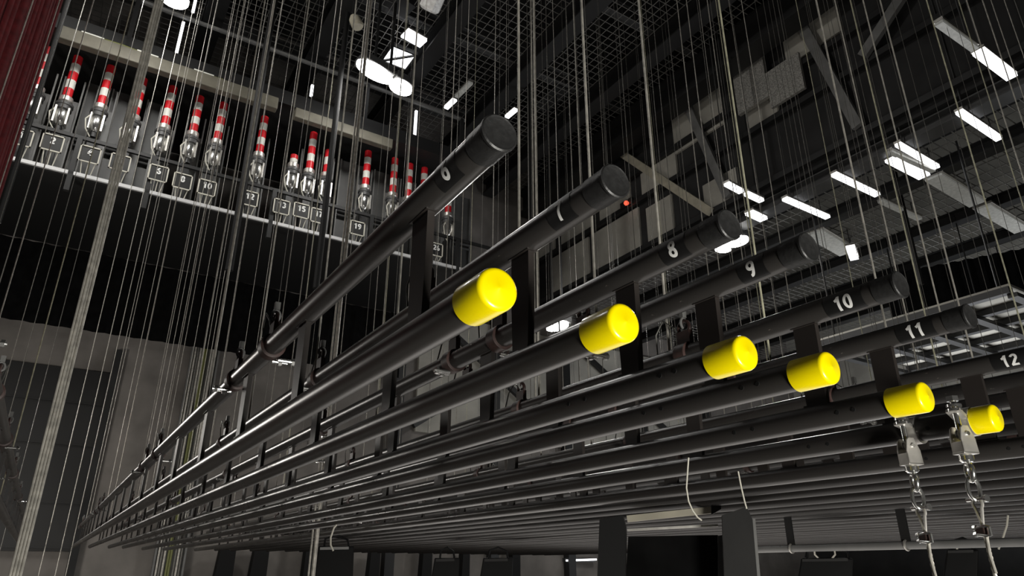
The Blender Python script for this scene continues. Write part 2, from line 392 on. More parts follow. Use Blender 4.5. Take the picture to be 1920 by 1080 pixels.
A, B = on_z(1990, 452, ZR - .32), on_z(1655, 517, ZR - .32)
g = MB(); n = 60; dv = B - A; nv = Vector((-dv.y, dv.x, 0)).normalized(); hh = 1.75
for i in range(n):
    p = [A + dv * (j / n) + nv * .05 * math.sin(j * 1.3) for j in (i, i + 1)]
    g.prism([p[0], p[1], p[1] - Vector((0, 0, hh)), p[0] - Vector((0, 0, hh))], nv * .012)
tag(g.build('masking_border', M['cloth']), 'black cloth border hung slantwise under the rear grating at the right edge', 'cloth')
zq = EYE + 4.6
qa = [on_z(a, b, zq) for a, b in ((1690, 690), (1740, 588), (1935, 560), (1935, 640))]
x0, x1 = min(p.x for p in qa), min(25.4, max(p.x for p in qa)); y0, y1 = min(p.y for p in qa), max(p.y for p in qa)
rf = thing('ceiling_raft', ((x0 + x1) / 2, (y0 + y1) / 2, zq), 'pale low ceiling raft with dark bars behind the end of pipe 11', 'ceiling raft')
MB().box(((x0 + x1) / 2, (y0 + y1) / 2, zq + .1), (x1 - x0, y1 - y0, .05)).build('board', M['concrete2'], rf, False)
for i in range(5): MB().box((x0 + (x1 - x0) * i / 4, (y0 + y1) / 2, zq), (.16, y1 - y0, .12)).build('long_bar', M['black'], rf, False)
for i in range(5): MB().box(((x0 + x1) / 2, y0 + (y1 - y0) * i / 4, zq - .1), (x1 - x0, .16, .08)).build('cross_bar', M['black'], rf, False)
for x in (x0 + .3, x1 - .3):
    for y in (y0 + .3, y1 - .3): MB().tube((x, y, zq + .1), (x, y, ZR - .01), .02, 8).build('hanger_rod', M['black'], rf)
p, q = on_z(1832, 598, EYE + 5.2), on_z(1930, 652, EYE + 5.2)
bm_ = thing('steel_beam', (p + q) / 2, 'pale steel beam slanting down at the right edge beside the end of pipe 11', 'beam')
MB().bar(p, q, .22, .1).bar(p + Vector((0, 0, .15)), q + Vector((0, 0, .15)), .06, .2).build('beam_body', M['alu'], bm_, False)
for f in (.1, .9):
    h = p.lerp(q, f); MB().tube(h + Vector((0, 0, .2)), Vector((h.x, h.y, ZR - .01)), .015, 8).build('hanger_rod', M['black'], bm_)
for (a, b, l) in (((1645, 727), (1651, 692), 'lit tube standing upright in the lit corner under pipe 11'), ((1650, 708), (1682, 702), 'lit tube lying level in the lit corner under pipe 11'),
                  ((1652, 683), (1662, 681), 'short lit tube above the level one under pipe 11'), ((1703, 705), (1711, 702), 'small lit lamp right of the level tube under pipe 11'), ((1655, 722), (1688, 716), 'dimmer level tube lowest in the lit corner under pipe 11')):
    pa, pb = on_x(a[0], a[1], 25.55), on_x(b[0], b[1], 25.55)
    t = thing('wall_light', (pa + pb) / 2, l, 'light tube', 'lit tubes in the rear corner')
    MB().bar(pa, pb, .12, .06, up=(1, 0, 0)).build('tube', M['tube'], t, False)
    MB().bar(pa + Vector((.09, 0, 0)), pb + Vector((.09, 0, 0)), .18, .1, up=(1, 0, 0)).build('housing', M['zinc'], t, False)
pa, pb = on_y(1062, 1051, 17.8), on_y(1118, 1049, 17.8)
t = thing('wall_light', (pa + pb) / 2, 'lit strip low on the far wall left of the hanging flat panel', 'light tube')
MB().bar(pa, pb, .05, .05).build('tube', M['tube'], t, False)
MB().box((pa + pb) / 2 + Vector((0, .12, 0)), ((pb - pa).length, .16, .1)).build('housing', M['darkgrey'], t, False)
# dark sheet in place of the black band under the gallery, vertical cable tray, dark posts on the pale lower wall
g = MB(); n = 90
pts = []
for i in range(n + 1):
    x = -3.2 + 10.7 * i / n; pts.append((x, 17.62 + 0.035 * math.sin(i * 1.9)))
for i in range(n):
    (xa, ya), (xb, yb) = pts[i], pts[i + 1]
    g.prism([(xa, ya, EYE + 4.98), (xb, yb, EYE + 4.98), (xb, yb, EYE + 6.84), (xa, ya, EYE + 6.84)], (0, 0.01, 0))
tag(g.build('dark_sheet', M['cloth']), 'wide dark band under the winch gallery above the pale wall', 'cloth')

tr = thing('cable_tray', (2.45, 17.8, 0), 'tall grey vertical cable tray with yellow-green cables on the far wall', 'cable tray')
g = MB(); g.box((2.45, 17.9, EYE + 1.9), (0.62, 0.05, 7.2)); g.box((2.15, 17.85, EYE + 1.9), (0.04, 0.14, 7.2)); g.box((2.75, 17.85, EYE + 1.9), (0.04, 0.14, 7.2))
g.build('tray', M['greysteel'], tr, False)
for i, x in enumerate((2.22, 2.28, 2.34, 2.42, 2.47, 2.56, 2.62, 2.68)):
    MB().tube((x, 17.83, 0), (x, 17.83, EYE + 5.5), 0.024, 8).build('cable', M['greencable'] if i in (3, 4) else M['rope_dark'] if i % 2 else M['rope'], tr)
for i, (x, wd, top) in enumerate(((3.55, .42, .42), (4.3, .40, .55), (5.45, .22, 1.2), (5.8, .22, 1.2), (7.1, .3, .5), (8.55, .3, .8), (9.7, .25, .6), (11.3, .3, .7))):
    tag(MB().prism([(x - wd * .7, 17.5, 0), (x + wd * .5, 17.5, 0), (x + wd * .5, 17.5, EYE + top), (x - wd * .3, 17.5, EYE + top)], (0, 0.25, 0)).build('dark_post', M['board2'], smooth=False),
        'dark post standing before the pale lower far wall, %s from the left' % ORD[i + 1], 'post', 'dark posts by the far wall')

# ------------------------------------------------------------------ winch galleries
def gallery(name, x0, x1, y0, y1, zd, th, rail_z, edge, railm, label, posts):
    t = thing(name, ((x0 + x1) / 2, y0, zd), label, 'gallery')
    MB().box(((x0 + x1) / 2, (y0 + y1) / 2, zd - th / 2), (x1 - x0, y1 - y0, th)).build('deck', M['black'], t, False)
    MB().box(((x0 + x1) / 2, y0 - .03, zd - th / 2 + .02), (x1 - x0, .05, 0.07 if edge == 'alu' else th + .1)).build('deck_edge', M[edge], t, False)
    MB().box(((x0 + x1) / 2, y0, rail_z), (x1 - x0, .06, .07)).build('top_rail', M[railm], t, False)
    for x in posts:
        MB().box((x, y0 - .01, (zd + rail_z) / 2 - .2), (.09, .09, rail_z - zd + .4)).build('rail_post', M['black'], t, False)
    return t
gallery('winch_gallery', -3.2, 8.6, 14.0, 17.6, EYE + 6.95, 0.1, EYE + 7.72, 'alu', 'black',
        'black winch gallery with a bright metal edge high on the far wall', (-2.2, -0.95, 0.35, 2.75, 5.0, 7.3))
gallery('upper_gallery', -3.2, 7.4, 14.0, 17.6, EYE + 10.25, 0.26, EYE + 11.35, 'black', 'greysteel',
        'upper black gallery with a grey rail above the winches', (-2.2, -0.6, 2.1, 4.6, 7.3))
tru = thing('cable_trunking', (0.4, 13.9, EYE + 9.62), 'long cream cable trunking above the striped winch tubes', 'trunking')
MB().box((0.35, 13.86, EYE + 9.78), (4.3, .2, .30)).build('trough', M['trunk'], tru, False, .02)
MB().box((4.1, 13.86, EYE + 9.72), (2.4, .18, .26)).build('extension', M['trunk'], tru, False, .02)
for x in (-1.2, -.2, .9): MB().box((x, 13.86, EYE + 9.95), (.4, .14, .04)).build('white_clip', M['white'], tru, False)
MB().path([(-1.7, 13.88, EYE + 9.96), (-.7, 13.84, EYE + 9.97), (.1, 13.9, EYE + 9.96), (1.3, 13.85, EYE + 9.96)], .03, 8).build('green_cable', M['greencable'], tru)

# winches:   number, sign px, tube top px, tube bottom px
WIN = [(1, (40, 257), (95, 92), (72, 163)), (2, (98, 268), (147, 108), (125, 183)), (4, (168, 290), (207, 125), (190, 197)), (5, (225, 305), (268, 148), (252, 217)),
       (6, (297, 325), (328, 165), (309, 235)), (8, (342, 340), (374, 182), (362, 248)), (10, (388, 352), (418, 194), (407, 263)), (12, (468, 372), (496, 220), (486, 287)),
       (13, (528, 388), (553, 292), (550, 307)), (15, (565, 395), (589, 250), (580, 318)), (17, (597, 405), (620, 284), (612, 325)), (19, (670, 428), (692, 285), (685, 348)),
       (21, None, (741, 298), (736, 362)), (23, None, (768, 308), (765, 370)), (24, None, (797, 316), (793, 375)), (26, (818, 468), (845, 340), (840, 400))]
for num, sp, tp, bp in WIN:
    YW = 14.55
    b = on_y(bp[0], bp[1], YW); tpw = on_y(tp[0], tp[1], YW); x = b.x; zb = b.z; L = max(0.18, tpw.z - zb)
    t = thing('winch', (x, YW, EYE + 6.95), 'red and white striped winch tube, ' + (
        'above the gallery sign reading %d' % num if sp else '%s right of the one above sign 19' % {21: 'first', 23: 'second', 24: 'third'}[num]), 'winch', 'winches on the gallery')
    ns = max(2, int(round(L / 0.2))); prof = [(0.085, 0)]; mis = []
    for i in range(ns):
        prof += [(0.085, L * (i + 1) / ns)]; mis += [1 if (ns - i) % 2 == 0 else 0]
    MB().lathe(prof, (x, YW, zb), (0, 0, 1), 20, mis).build('striped_tube', [M['red'], M['white']], t)
    MB().lathe([(.10, 0), (.125, .03), (.125, .12), (.10, .14)], (x, YW, zb - .14), (0, 0, 1), 20).build('collar', M['zinc'], t)
    MB().lathe([(.12, 0), (.15, .02), (.15, .10), (.165, .11), (.165, .16), (.14, .18)], (x, YW, zb - .34), (0, 0, 1), 24).build('gear_ring', M['darkgrey'], t)
    MB().lathe([(.06, 0), (.10, .05), (.135, .12), (.14, .28), (.12, .34)], (x, YW, zb - .68), (0, 0, 1), 24).build('drum', M['chrome'], t)
    g = MB()
    for sx in (-.11, .11): g.box((x + sx, YW - .06, zb - .5), (.035, .2, .38))
    g.build('drum_cheek', M['zinc'], t, False)
    MB().path([(x - .12, YW - .12, zb - .36), (x - .19, YW - .16, zb - .5), (x - .15, YW - .16, zb - .72), (x - .05, YW - .1, zb - .85)], .014, 8).build('feed_cable', M['whitecord'], t)
    MB().lathe([(.07, 0), (.07, .1), (.05, .12)], (x, YW, zb - .80), (0, 0, 1), 16).build('brake', M['black'], t)
    MB().box((x, YW + .05, (EYE + 6.95 + zb - .8) / 2), (.14, .14, zb - .8 - EYE - 6.95)).build('base_post', M['black'], t, False)
    MB().box((x + .05, YW + .28, EYE + 8.0), (.34, .03, 1.9)).build('back_plate', M['greysteel'], t, False)
    for sx in (-.13, .22): MB().box((x + sx, YW + .24, EYE + 8.25), (.03, .06, 2.4)).build('side_rail', M['greysteel'], t, False)
    if sp:
        c = on_y(sp[0], sp[1], 13.92)
        s = thing('number_sign', (c.x, 13.92, c.z), 'black number sign with white %d on the winch gallery rail' % num, 'sign', 'winch number signs')
        MB().box((c.x, 13.93, c.z), (.34, .02, .34)).build('sign_plate', M['black'], s, False)
        g = MB()
        for dx in (-.165, .165): g.box((c.x + dx, 13.915, c.z), (.022, .02, .352))
        for dz in (-.165, .165): g.box((c.x, 13.915, c.z + dz), (.352, .02, .022))
        g.build('white_border', M['whitecord'], s, False)
        vs, fs = glyphs(str(num), .14, .22)
        g = MB(); g.add([(c.x + u, 13.913, c.z + .05 + v) for u, v in vs], fs); g.build('digits', M['digit'], s, False)
        g = MB()
        for dx in (-.1, .02, .13): g.tube((c.x + dx, 13.93, c.z - .16), (c.x + dx * .7, 13.99, EYE + 6.96), .01, 6)
        g.build('sign_wires', M['whitecord'], s)

for i, (px, py, wd) in enumerate(((178, 200, .42), (222, 215, .40), (288, 240, .46), (655, 350, .62), (712, 385, .5), (862, 430, .55))):
    c = on_y(px, py, 15.1)
    t = thing('steel_cabinet', (c.x, 15.1, EYE + 6.95), 'grey steel cabinet behind the winches, %s from the left' % ORD[i + 1], 'cabinet', 'cabinets behind the winches')
    MB().box((c.x, 15.1, EYE + 8.3), (wd, .12, 2.7)).build('body', M['cabinet'], t, False, .01)
    for sx in (-.48, .48): MB().box((c.x + sx * wd, 15.02, EYE + 8.3), (.03, .05, 2.7)).build('edge_trim', M['greysteel'], t, False)
    for zz in (8.05, 8.17): MB().tube((c.x - wd * .45, 14.98, EYE + zz), (c.x + wd * .45, 14.98, EYE + zz), .035, 10).build('cross_pipe', M['darkgrey'], t)

# ------------------------------------------------------------------ lamps
def flood(px, py, Y, z, along, label, n=2, power=300, down=(0, -.4, -1), sc=1.0):
    c = on_y(px, py, Y) if Y else on_z(px, py, z)
    al = Vector(along).normalized()
    top = ZR + .02 if c.x > 12.7 else ZG + .02
    t = thing('flood_lamp', c + Vector((0, 0, .2)), label, 'lamp', 'lit flood lamps')
    sd = Vector((0, 0, 1)).cross(al).normalized()
    R = Matrix((al, sd, Vector((0, 0, 1)))).transposed()
    for i, (off, la) in enumerate(((-.20 * sc, .48 * sc), (.54 * sc, .29 * sc)) if n == 2 else ((0, .35),)):
        cc = c + al * off
        MB().box(cc + Vector((0, 0, .13)), (la * 1.8, .46, .18), 0, R).build('housing', M['darkgrey'], t, False, .03)
        g = MB(); k = 24
        ring = [cc + al * (la * math.cos(2 * math.pi * j / k)) + sd * (.22 * math.sin(2 * math.pi * j / k)) for j in range(k)]
        g.prism([p - Vector((0, 0, .03)) for p in ring], (0, 0, .07)); g.build('lens', M['lens'], t, False)
    for sg in (.2, -.2): MB().bar(c + al * sg + Vector((0, 0, .2)), Vector((c.x, c.y, top)) + al * sg, .05, .05).build('hanger', M['black'], t, False)
    MB().box(Vector((c.x, c.y, top + .02)), (1.2, .5, .04), 0, R).build('mount_plate', M['black'], t, False)
    area_light('flood_glow', c - Vector((0, 0, .09)), c + Vector(down) * 3, .9, power, (1.0, .98, .94), .5, parent=t)
    return t
flood(716, 143, 12.0, 0, (1, .16, -.09), 'bright twin flood lamp hanging above the gallery right of the winches', 2, 90, (-.2, .15, -1), .92)
flood(278, -20, 12.0, 0, (1, 0, 0), 'bright flood lamp at the top edge above the left winches', 2, 75, (.1, .25, -1), .85)
flood(1375, 457, 0, EYE + 7.5, (.02, 1, 0), 'bright flood lamp under the rear grating beside the end of pipe 8', 2, 260, (-.3, -.2, -1), .62)
flood(1045, 612, 13.0, 0, (0, 1, 0), 'small bright flood lamp glaring between pipes 7 and 8', 1, 160, (-.3, -.6, -1))

def strip(a, b, z, m, label, wd=.13, up=0.05):
    p, q = on_z(a[0], a[1], z), on_z(b[0], b[1], z)
    t = thing('strip_light', (p + q) / 2 + Vector((0, 0, .06)), label, 'strip light', 'strip lights')
    MB().bar(p, q, wd, .05).build('tube', M[m], t, False)
    MB().bar(p + Vector((0, 0, .06)), q + Vector((0, 0, .06)), wd * 1.2, .05).build('housing', M['zinc'], t, False)
    for f in (.15, .85):
        h = p.lerp(q, f); MB().bar(h + Vector((0, 0, .08)), Vector((h.x, h.y, (ZR if z < ZR and h.x > 12.8 else ZG) + .03)), .5, .02).build('hanger', M['darkgrey'], t, False) if wd > 5 else MB().tube(h + Vector((0, 0, .08)), Vector((h.x, h.y, (ZR if z < ZR and h.x > 12.8 else ZG) + .03)), .012, 6).build('hanger', M['darkgrey'], t)
    return t
zr = ZR - .36
strip((1563, 327), (1645, 366), zr, 'tube', 'lit white strip light under the rear grating, between the first and second beams')
strip((1471, 373), (1552, 408), zr, 'tube', 'lit white strip light under the rear grating, nearest the end of pipe 9')
strip((1651, 377), (1724, 411), zr, 'dimtube', 'unlit grey strip light in line with the lit one under the rear grating')
strip((1683, 271), (1757, 314), zr, 'tube', 'long lit strip light, uppermost of the bright cluster at the right', .11)
strip((1668, 285), (1750, 321), zr, 'dimtube', 'slotted strip light in the middle of the bright cluster at the right', .1)
strip((1670, 298), (1733, 331), zr, 'tube', 'broad lit panel light, lowest of the bright cluster at the right', .24)
strip((1798, 210), (1873, 261), zr, 'tube', 'lit strip light alone at the right below the tall ceiling beam', .12)
strip((1834, 97), (1897, 145), zr, 'tube', 'lit strip light near the top right corner', .17)
strip((1760, 43), (1828, 92), zr, 'dimtube', 'dim strip light leading up from the one near the top right corner', .12)
strip((1750, 332), (1832, 382), zr, 'dimtube', 'broad dim diffuser box, left of the two at the right edge', .34)
strip((1842, 388), (1916, 432), zr, 'dimtube', 'broad dim diffuser box, right of the two at the right edge', .34)
strip((1362, 345), (1390, 360), zr, 'tube', 'short lit strip light behind the end of pipe 8')
strip((1398, 363), (1428, 377), zr, 'tube', 'short lit strip light right of the other one behind the end of pipe 8')
strip((1404, 399), (1432, 412), zr, 'tube', 'stubby lit lamp just above the flood lamp by pipe 8', .2)
strip((1525, 436), (1590, 474), zr, 'dimtube', 'wide pale diffuser right of the end of pipe 9', .45)
strip((1594, 462), (1602, 486), zr - .16, 'tube', 'small lit lamp at the corner of the pale diffuser by pipe 9', .2)
zt = ZG - .42
strip((836, 203), (853, 187), zt, 'tube', 'short lit strip light under the high grating above pipe 6')
strip((856, 182), (883, 155), zt, 'dimtube', 'dim strip light following the short lit one above pipe 6')
strip((758, 62), (794, 82), zt, 'tube', 'short lit strip light above the twin flood lamp', .3)
strip((950, 220), (968, 205), zt, 'tube', 'small lit strip light touching the end of pipe 6')
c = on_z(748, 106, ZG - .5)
sk = thing('lit_roof_panel', c, 'white roof panel, shown lit, above the twin flood lamp', 'roof panel')
MB().box(c, (.62, .62, .06)).build('pane', M['tube'], sk, False)  # lit surface, not a lamp: its brightness is put in as emission
g = MB()
for d in (-.33, .33): g.box(c + Vector((d, 0, -.01)), (.05, .7, .1)); g.box(c + Vector((0, d, -.01)), (.7, .05, .1))
g.bar(c + Vector((-.3, .3, -.05)), c + Vector((.3, -.3, -.05)), .05, .04)
g.build('frame', M['black'], sk, False)
# fluorescent strips standing upright on the far gallery
for i, (a, b) in enumerate((((368, 2), (360, 22)), ((344, 42), (330, 103)), ((586, 160), (583, 180)), ((780, 208), (778, 255)))):
    p, q = on_y(a[0], a[1], 14.1), on_y(b[0], b[1], 14.1)
    q.x = p.x = (p.x + q.x) / 2
    tag(MB().bar(p, q, .06, .06).build('upright_tube', M['tube'], smooth=False), 'thin lit upright tube on the upper gallery, %s from the left' % ORD[i + 1], 'light tube', 'upright light tubes')

# silver ducts, red lamp, cream lamp head
c = on_z(808, 8, EYE + 11.3)
d = thing('foil_duct', c, 'crumpled silver foil duct at the top edge of the high ceiling', 'duct')
g = MB(); k = 16; pts = []
g.path([c + Vector((0, -.9, .62)), c + Vector((0, -.1, .05)), c + Vector((0, .06, -.06)), c + Vector((0, .10, -.09))], [.24, .24, .235, .19], 8)
g.build('foil_wrap', M['foil'], d)
c = on_y(662, 30, 11.5)
d = thing('lamp_head', c, 'small cream spotlight head on the dark post near the top', 'lamp')
MB().lathe([(.06, 0), (.12, .1), (.13, .3), (.10, .34)], c, (.3, -.2, -.8), 16).build('shell', M['cream'], d)
MB().bar(c, c + Vector((0, 0, .4)), .04, .04).build('yoke', M['black'], d, False)
c = on_x(1178, 382, 12.36)
d = thing('signal_lamp', c, 'small red signal lamp glowing under the end of pipe 7', 'lamp')
MB().lathe([(.0, 0), (.05, .02), (.075, .07), (.06, .12), (.02, .145)], c, (-1, 0, 0), 16).build('red_lens', M['redlamp'], d)
MB().box(c + Vector((.04, .1, .06)), (.08, .5, .2)).build('box', M['black'], d, False)

# dark roof truss posts hanging in the fly tower
for i, (px, X) in enumerate(((520, 2.4), (1000, 9.0), (1595, 11.6))):
    pass

# ------------------------------------------------------------------ red curtain
def on_y0(px, py, Y): return on_y(px, py, Y)
ce = on_x(105, 0, -1.0)
yf = ce.y
g = MB(); n = 120; loop = []
for i in range(n + 1):
    y = yf - 3.2 + 3.2 * i / n
    loop.append((-1.0 + 0.05 * math.sin(i * 0.55) + .02 * math.sin(i * 1.3), y))
for i in range(n):
    (xa, ya), (xb, yb) = loop[i], loop[i + 1]
    g.add([(xa, ya, .05), (xb, yb, .05), (xb, yb, EYE + 11.5), (xa, ya, EYE + 11.5)], [(0, 1, 2, 3)])
cur = g.build('stage_curtain', M['curtain'])
sm = cur.modifiers.new('cloth_thickness', 'SOLIDIFY'); sm.thickness = .012
tag(cur, 'dark red velvet stage curtain at the top left edge', 'curtain')

# ------------------------------------------------------------------ battens
RP = 0.0292
PARAM = {5: (-0.265, .36, .30), 6: (.461, .36, .757), 7: (.701, .36, .770), 8: (.992, .36, .776), 9: (1.207, .36, .756), 10: (1.512, .34, .743), 11: (1.846, .335, .759), 12: (2.36, .335, .76)}
xx = 2.36
for k in range(13, 37):
    xx += (.30, .34, .27, .36)[k % 4]
    PARAM[k] = (xx, .345, .76 + .04 * math.sin(k * 1.7))
HU = .256
FAR_END = 13.35

def wrap_label(x, y, z, text, parent):
    """sticker on the -X flank of the upper pipe with wrapped digits"""
    R = RP + .0006; g = MB(); n = 14; th0, th1 = math.radians(-75), math.radians(40); hw = .035 + .014 * (len(text) - 1)
    vs = []
    for i in range(n + 1):
        a = th0 + (th1 - th0) * i / n
        for yy in (y + hw, y - hw): vs.append((x - R * math.cos(a), yy, z + R * math.sin(a)))
    g.add(vs, [(2 * i, 2 * i + 1, 2 * i + 3, 2 * i + 2) for i in range(n)])
    lb = g.build('number_label', M['sticker'], parent)
    gv, gf = glyphs(text, .038, .185)
    R2 = R + .0005
    sh = math.radians(-17)
    g = MB(); g.add([(x - R2 * math.cos(v / R2 + sh), y - u, z + R2 * math.sin(v / R2 + sh)) for u, v in gv], gf)
    d = g.build('digits', M['digit'], parent)
    d.parent = lb
    return lb

def clamp(x, y, z, root, bolt_side=1, big=True):
    g = MB()
    g.lathe([(RP + .001, -.022), (RP + .008, -.02), (RP + .008, .02), (RP + .001, .022)], (x, y, z), (0, 1, 0), 20)
    g.box((x, y, z + RP + .02), (.016, .05, .05))
    g.torus((x, y, z + RP + .055), (1, 0, 0), .022, .006, 16, 8)
    c = g.build('pipe_clamp', M['rust'], root)
    g = MB(); s = bolt_side
    g.tube((x + s * .02, y - .012, z - RP - .012), (x + s * .075, y - .012, z - RP - .012), .006, 10)
    g.lathe([(.0115, 0), (.0115, .010)], (x + s * .06, y - .012, z - RP - .012), (s, 0, 0), 6)
    g.lathe([(.0115, 0), (.0115, .010)], (x + s * .028, y + .016, z - RP - .010), (s, 0, 0), 6)
    g.tube((x + s * .01, y + .016, z - RP - .010), (x + s * .055, y + .016, z - RP - .010), .006, 10)
    b = g.build('clamp_bolt', M['chrome'], root); b.parent = c
    g = MB()
    g.torus((x, y, z + RP + .07), (0, 1, 0), .012, .004, 16, 8, 0, 1.4)
    g.box((x, y, z + RP + .1), (.016, .014, .024))
    sh = g.build('shackle', M['greysteel'], root); sh.parent = c
    sx = -bolt_side
    lp = MB().path([(x, y + .02, z + RP + .01), (x + sx * .01, y + .03, z + .09), (x + sx * .015, y + .07, z + .125), (x + sx * .01, y + .11, z + .09), (x, y + .12, z + RP)], .0025, 6).build('wire_loop', M['loop'], root); lp.parent = c
    return c

def batten(k, label, clamps, plates, caps=True, number=None, detail=True):
    x, zr_, y0 = PARAM[k]; zl = EYE + zr_; zu = zl + HU
    root = thing('batten', (x, y0, zl), label, 'batten', 'black twin-pipe battens')
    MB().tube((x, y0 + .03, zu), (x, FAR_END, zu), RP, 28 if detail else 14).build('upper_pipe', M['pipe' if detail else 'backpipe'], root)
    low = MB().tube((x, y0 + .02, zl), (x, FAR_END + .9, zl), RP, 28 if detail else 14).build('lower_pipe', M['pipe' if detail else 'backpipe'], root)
    if caps:
        R = RP + .0035
        MB().lathe([(R, .075), (R, .006), (R - .0015, .002), (R - .004, 0), (R - .0075, -.0012), (.004, -.0022), (.0018, -.0036), (0, -.0036)], (x, y0, zl), (0, 1, 0), 40).build('safety_cap', M['yellow'], root)
        Rc = RP + .0012
        MB().lathe([(Rc, .055), (Rc, .006), (Rc + .0016, .005), (Rc + .0016, .001), (Rc - .001, -.001), (Rc - .004, .0005), (.004, -.001), (0, -.001)], (x, y0, zu), (0, 1, 0), 40).build('end_cap', M['plastic'], root)
    for i, py in enumerate(plates):
        hw = .031; th = .014
        g = MB(); zt_, zb_ = zu - RP * .8, zl + RP * .8
        g.prism([(x - th / 2, py - hw * .85, zb_), (x - th / 2, py + hw * .85, zb_), (x - th / 2, py + hw, (zb_ + zt_) / 2), (x - th / 2, py + hw, zt_), (x - th / 2, py - hw, zt_), (x - th / 2, py - hw, (zb_ + zt_) / 2)], (th, 0, 0))
        g.box((x, py, zt_ - .002), (.024, hw * 2.3, .008)); g.box((x, py, zb_ + .003), (.024, hw * 2.1, .008))
        g.build('web_plate', M['plate'], root, False)
    for i, cy in enumerate(clamps): clamp(x, cy, zu, root, 1 if i % 2 == 0 else -1)
    if number:
        wrap_label(x, y0 + .128, zu, number, root)
        if k >= 8:
            g = MB()
            for dy in (.15, .19, .43, .49): MB().lathe([(.005, 0), (.005, .0012)], (x - RP * .98, y0 + dy, zl - .004), (-1, 0, 0), 12).build('bolt_hole', M['hole'], root)
    return root

PL = [1.03 + .66 * i for i in range(18)]
CL = {6: [2.055, 2.52, 4.48, 5.1, 8.77, 9.4, 12.6], 7: [1.5, 2.35, 3.9, 6.2, 8.4, 10.6, 12.4], 8: [1.62, 1.9, 3.2, 5.2, 7.6, 9.9, 12.0], 9: [1.5, 2.2, 4.0, 6.0, 8.5, 11.0], 10: [1.4, 2.3, 4.2, 6.5, 9.0, 11.5],
      11: [1.5, 2.1, 2.4, 4.5, 6.8, 9.2, 12.1], 12: [1.5, 2.6, 4.1, 6.5, 9.0, 11.7]}
for k in range(6, 13):
    y0 = PARAM[k][2]
    o = batten(k, 'black twin-pipe batten numbered %d%s' % (k, ', its yellow cap in front' if k < 12 else ', its end beyond the right edge'), CL[k],
               [y0 + .27 + .66 * i + .03 * math.sin(i * 2.1 + k) for i in range(18)], True, str(k))
b5 = batten(5, 'dark batten at the left edge with chromed clamps', [1.2, 1.6, 2.3, 3.2, 4.4, 6.0, 8.0], [1.5 + .8 * i for i in range(14)], False)
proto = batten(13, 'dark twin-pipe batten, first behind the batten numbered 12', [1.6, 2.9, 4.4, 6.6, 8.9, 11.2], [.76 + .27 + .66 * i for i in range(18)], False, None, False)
kids = list(proto.children)
for k in range(14, 37):
    x, zr_, y0 = PARAM[k]
    r = proto.copy(); COL.objects.link(r); r.location = (x, y0, EYE + zr_); ORG[r.name] = Vector(r.location)
    r['label'] = 'dark twin-pipe batten, %s behind the batten numbered 12' % ORD[k - 12]
    for c in kids:
        d = c.copy(); COL.objects.link(d); d.parent = r
        for c2 in c.children:
            e = c2.copy(); COL.objects.link(e); e.parent = d

# ------------------------------------------------------------------ wire ropes
ROPES = [  # x in the picture's top row, thickness class
    (381, 1), (400, 1), (409, 1), (439, 1), (450, 1), (467, 1), (482, 1), (497, 1), (509, 2), (515, 1), (531, 1), (558, 1), (580, 2), (600, 0), (632, 2), (642, 3),
    (660, 0), (750, 2), (766, 3), (780, 0), (800, 1), (842, 1), (857, 2), (866, 0), (880, 1), (895, 3), (912, 0), (930, 1), (950, 1), (972, 2), (988, 4), (1002, 2), (1018, 0), (1036, 2), (1050, 0), (1061, 1),
    (1073, 0), (1090, 2), (1096, 3), (1115, 1), (1128, 0), (1150, 0), (1197, 2), (1201, 3), (1236, 0), (1269, 1), (1287, 1), (1310, 1), (1326, 1), (1342, 3), (1347, 3), (1366, 1), (1390, 1), (1415, 0), (1440, 0), (1462, 0),
    (1492, 3), (1512, 0), (1530, 2), (1550, 0), (1565, 1), (1578, 0), (1594, 3), (1600, 0), (1618, 1), (1650, 2), (1672, 0), (1700, 0), (1722, 0), (1737, 3), (1760, 0), (1780, 0), (1797, 3), (1812, 1), (1842, 1), (1858, 1), (1883, 1), (1902, 0), (1930, 1), (1960, 1), (1990, 1), (2030, 1), (2080, 1), (2140, 1), (2200, 1)]
RAD = {0: .0033, 1: .0038, 2: .0043, 3: .0039, 4: .008}
RM = {0: 'rope_dark', 1: 'rope', 2: 'rope', 3: 'rope_yellow', 4: 'rope_dark'}
stations = [1.45, 3.4, 5.6, 7.8, 10.0, 12.4]
used = {}
per = {}
for x0, cls in ROPES:
    r = ray(x0, 0); best = None
    for k, (X, zr_, y0) in PARAM.items():
        if k == 5: continue
        Y = X * r.y / r.x if r.x > 0 else -1
        if not (y0 + .35 < Y < FAR_END - .1): continue
        s = min(abs(Y - q) for q in stations) + .35 * used.get(k, 0) + (0.05 * (k - 6) if cls == 2 else 0.02 * (k - 6))
        if cls == 0: s = min(abs(Y - q) for q in stations) + .35 * used.get(k, 0) - .03 * k
        if best is None or s < best[0]: best = (s, k, Y)
    if best is None: continue
    used[best[1]] = used.get(best[1], 0) + 1
    per.setdefault(best[1], []).append((best[2], cls, x0))
for k in PARAM:                        # every batten hangs on a rope near each of its stations
    if k == 5: continue
    for q in ((2.6, 6.9, 11.3) if k < 13 else (4.2, 9.1)):
        q += .5 * math.sin(k * 2.3)
        if all(abs(q - a[0]) > .3 for a in per.get(k, [])): per.setdefault(k, []).append((q, 0 if k > 12 else 1, 0))
for k, lst in per.items():
    X, zr_, y0 = PARAM[k]; lst.sort()
    for i, (Y, cls, x0) in enumerate(lst):
        zb = EYE + zr_ + HU + RP
        g = MB().tube((X, Y, zb), (X, Y, ZG + .02), RAD[cls], 8)
        nm = 'batten ' + NUM[k] if k < 13 else 'the %s batten behind batten twelve' % ORD[k - 12]
        tag(g.build('wire_rope', M[RM[cls]]), '%s upright wire rope from the near end of %s' % (ORD[i + 1], nm), 'wire rope', 'wire ropes of ' + nm)
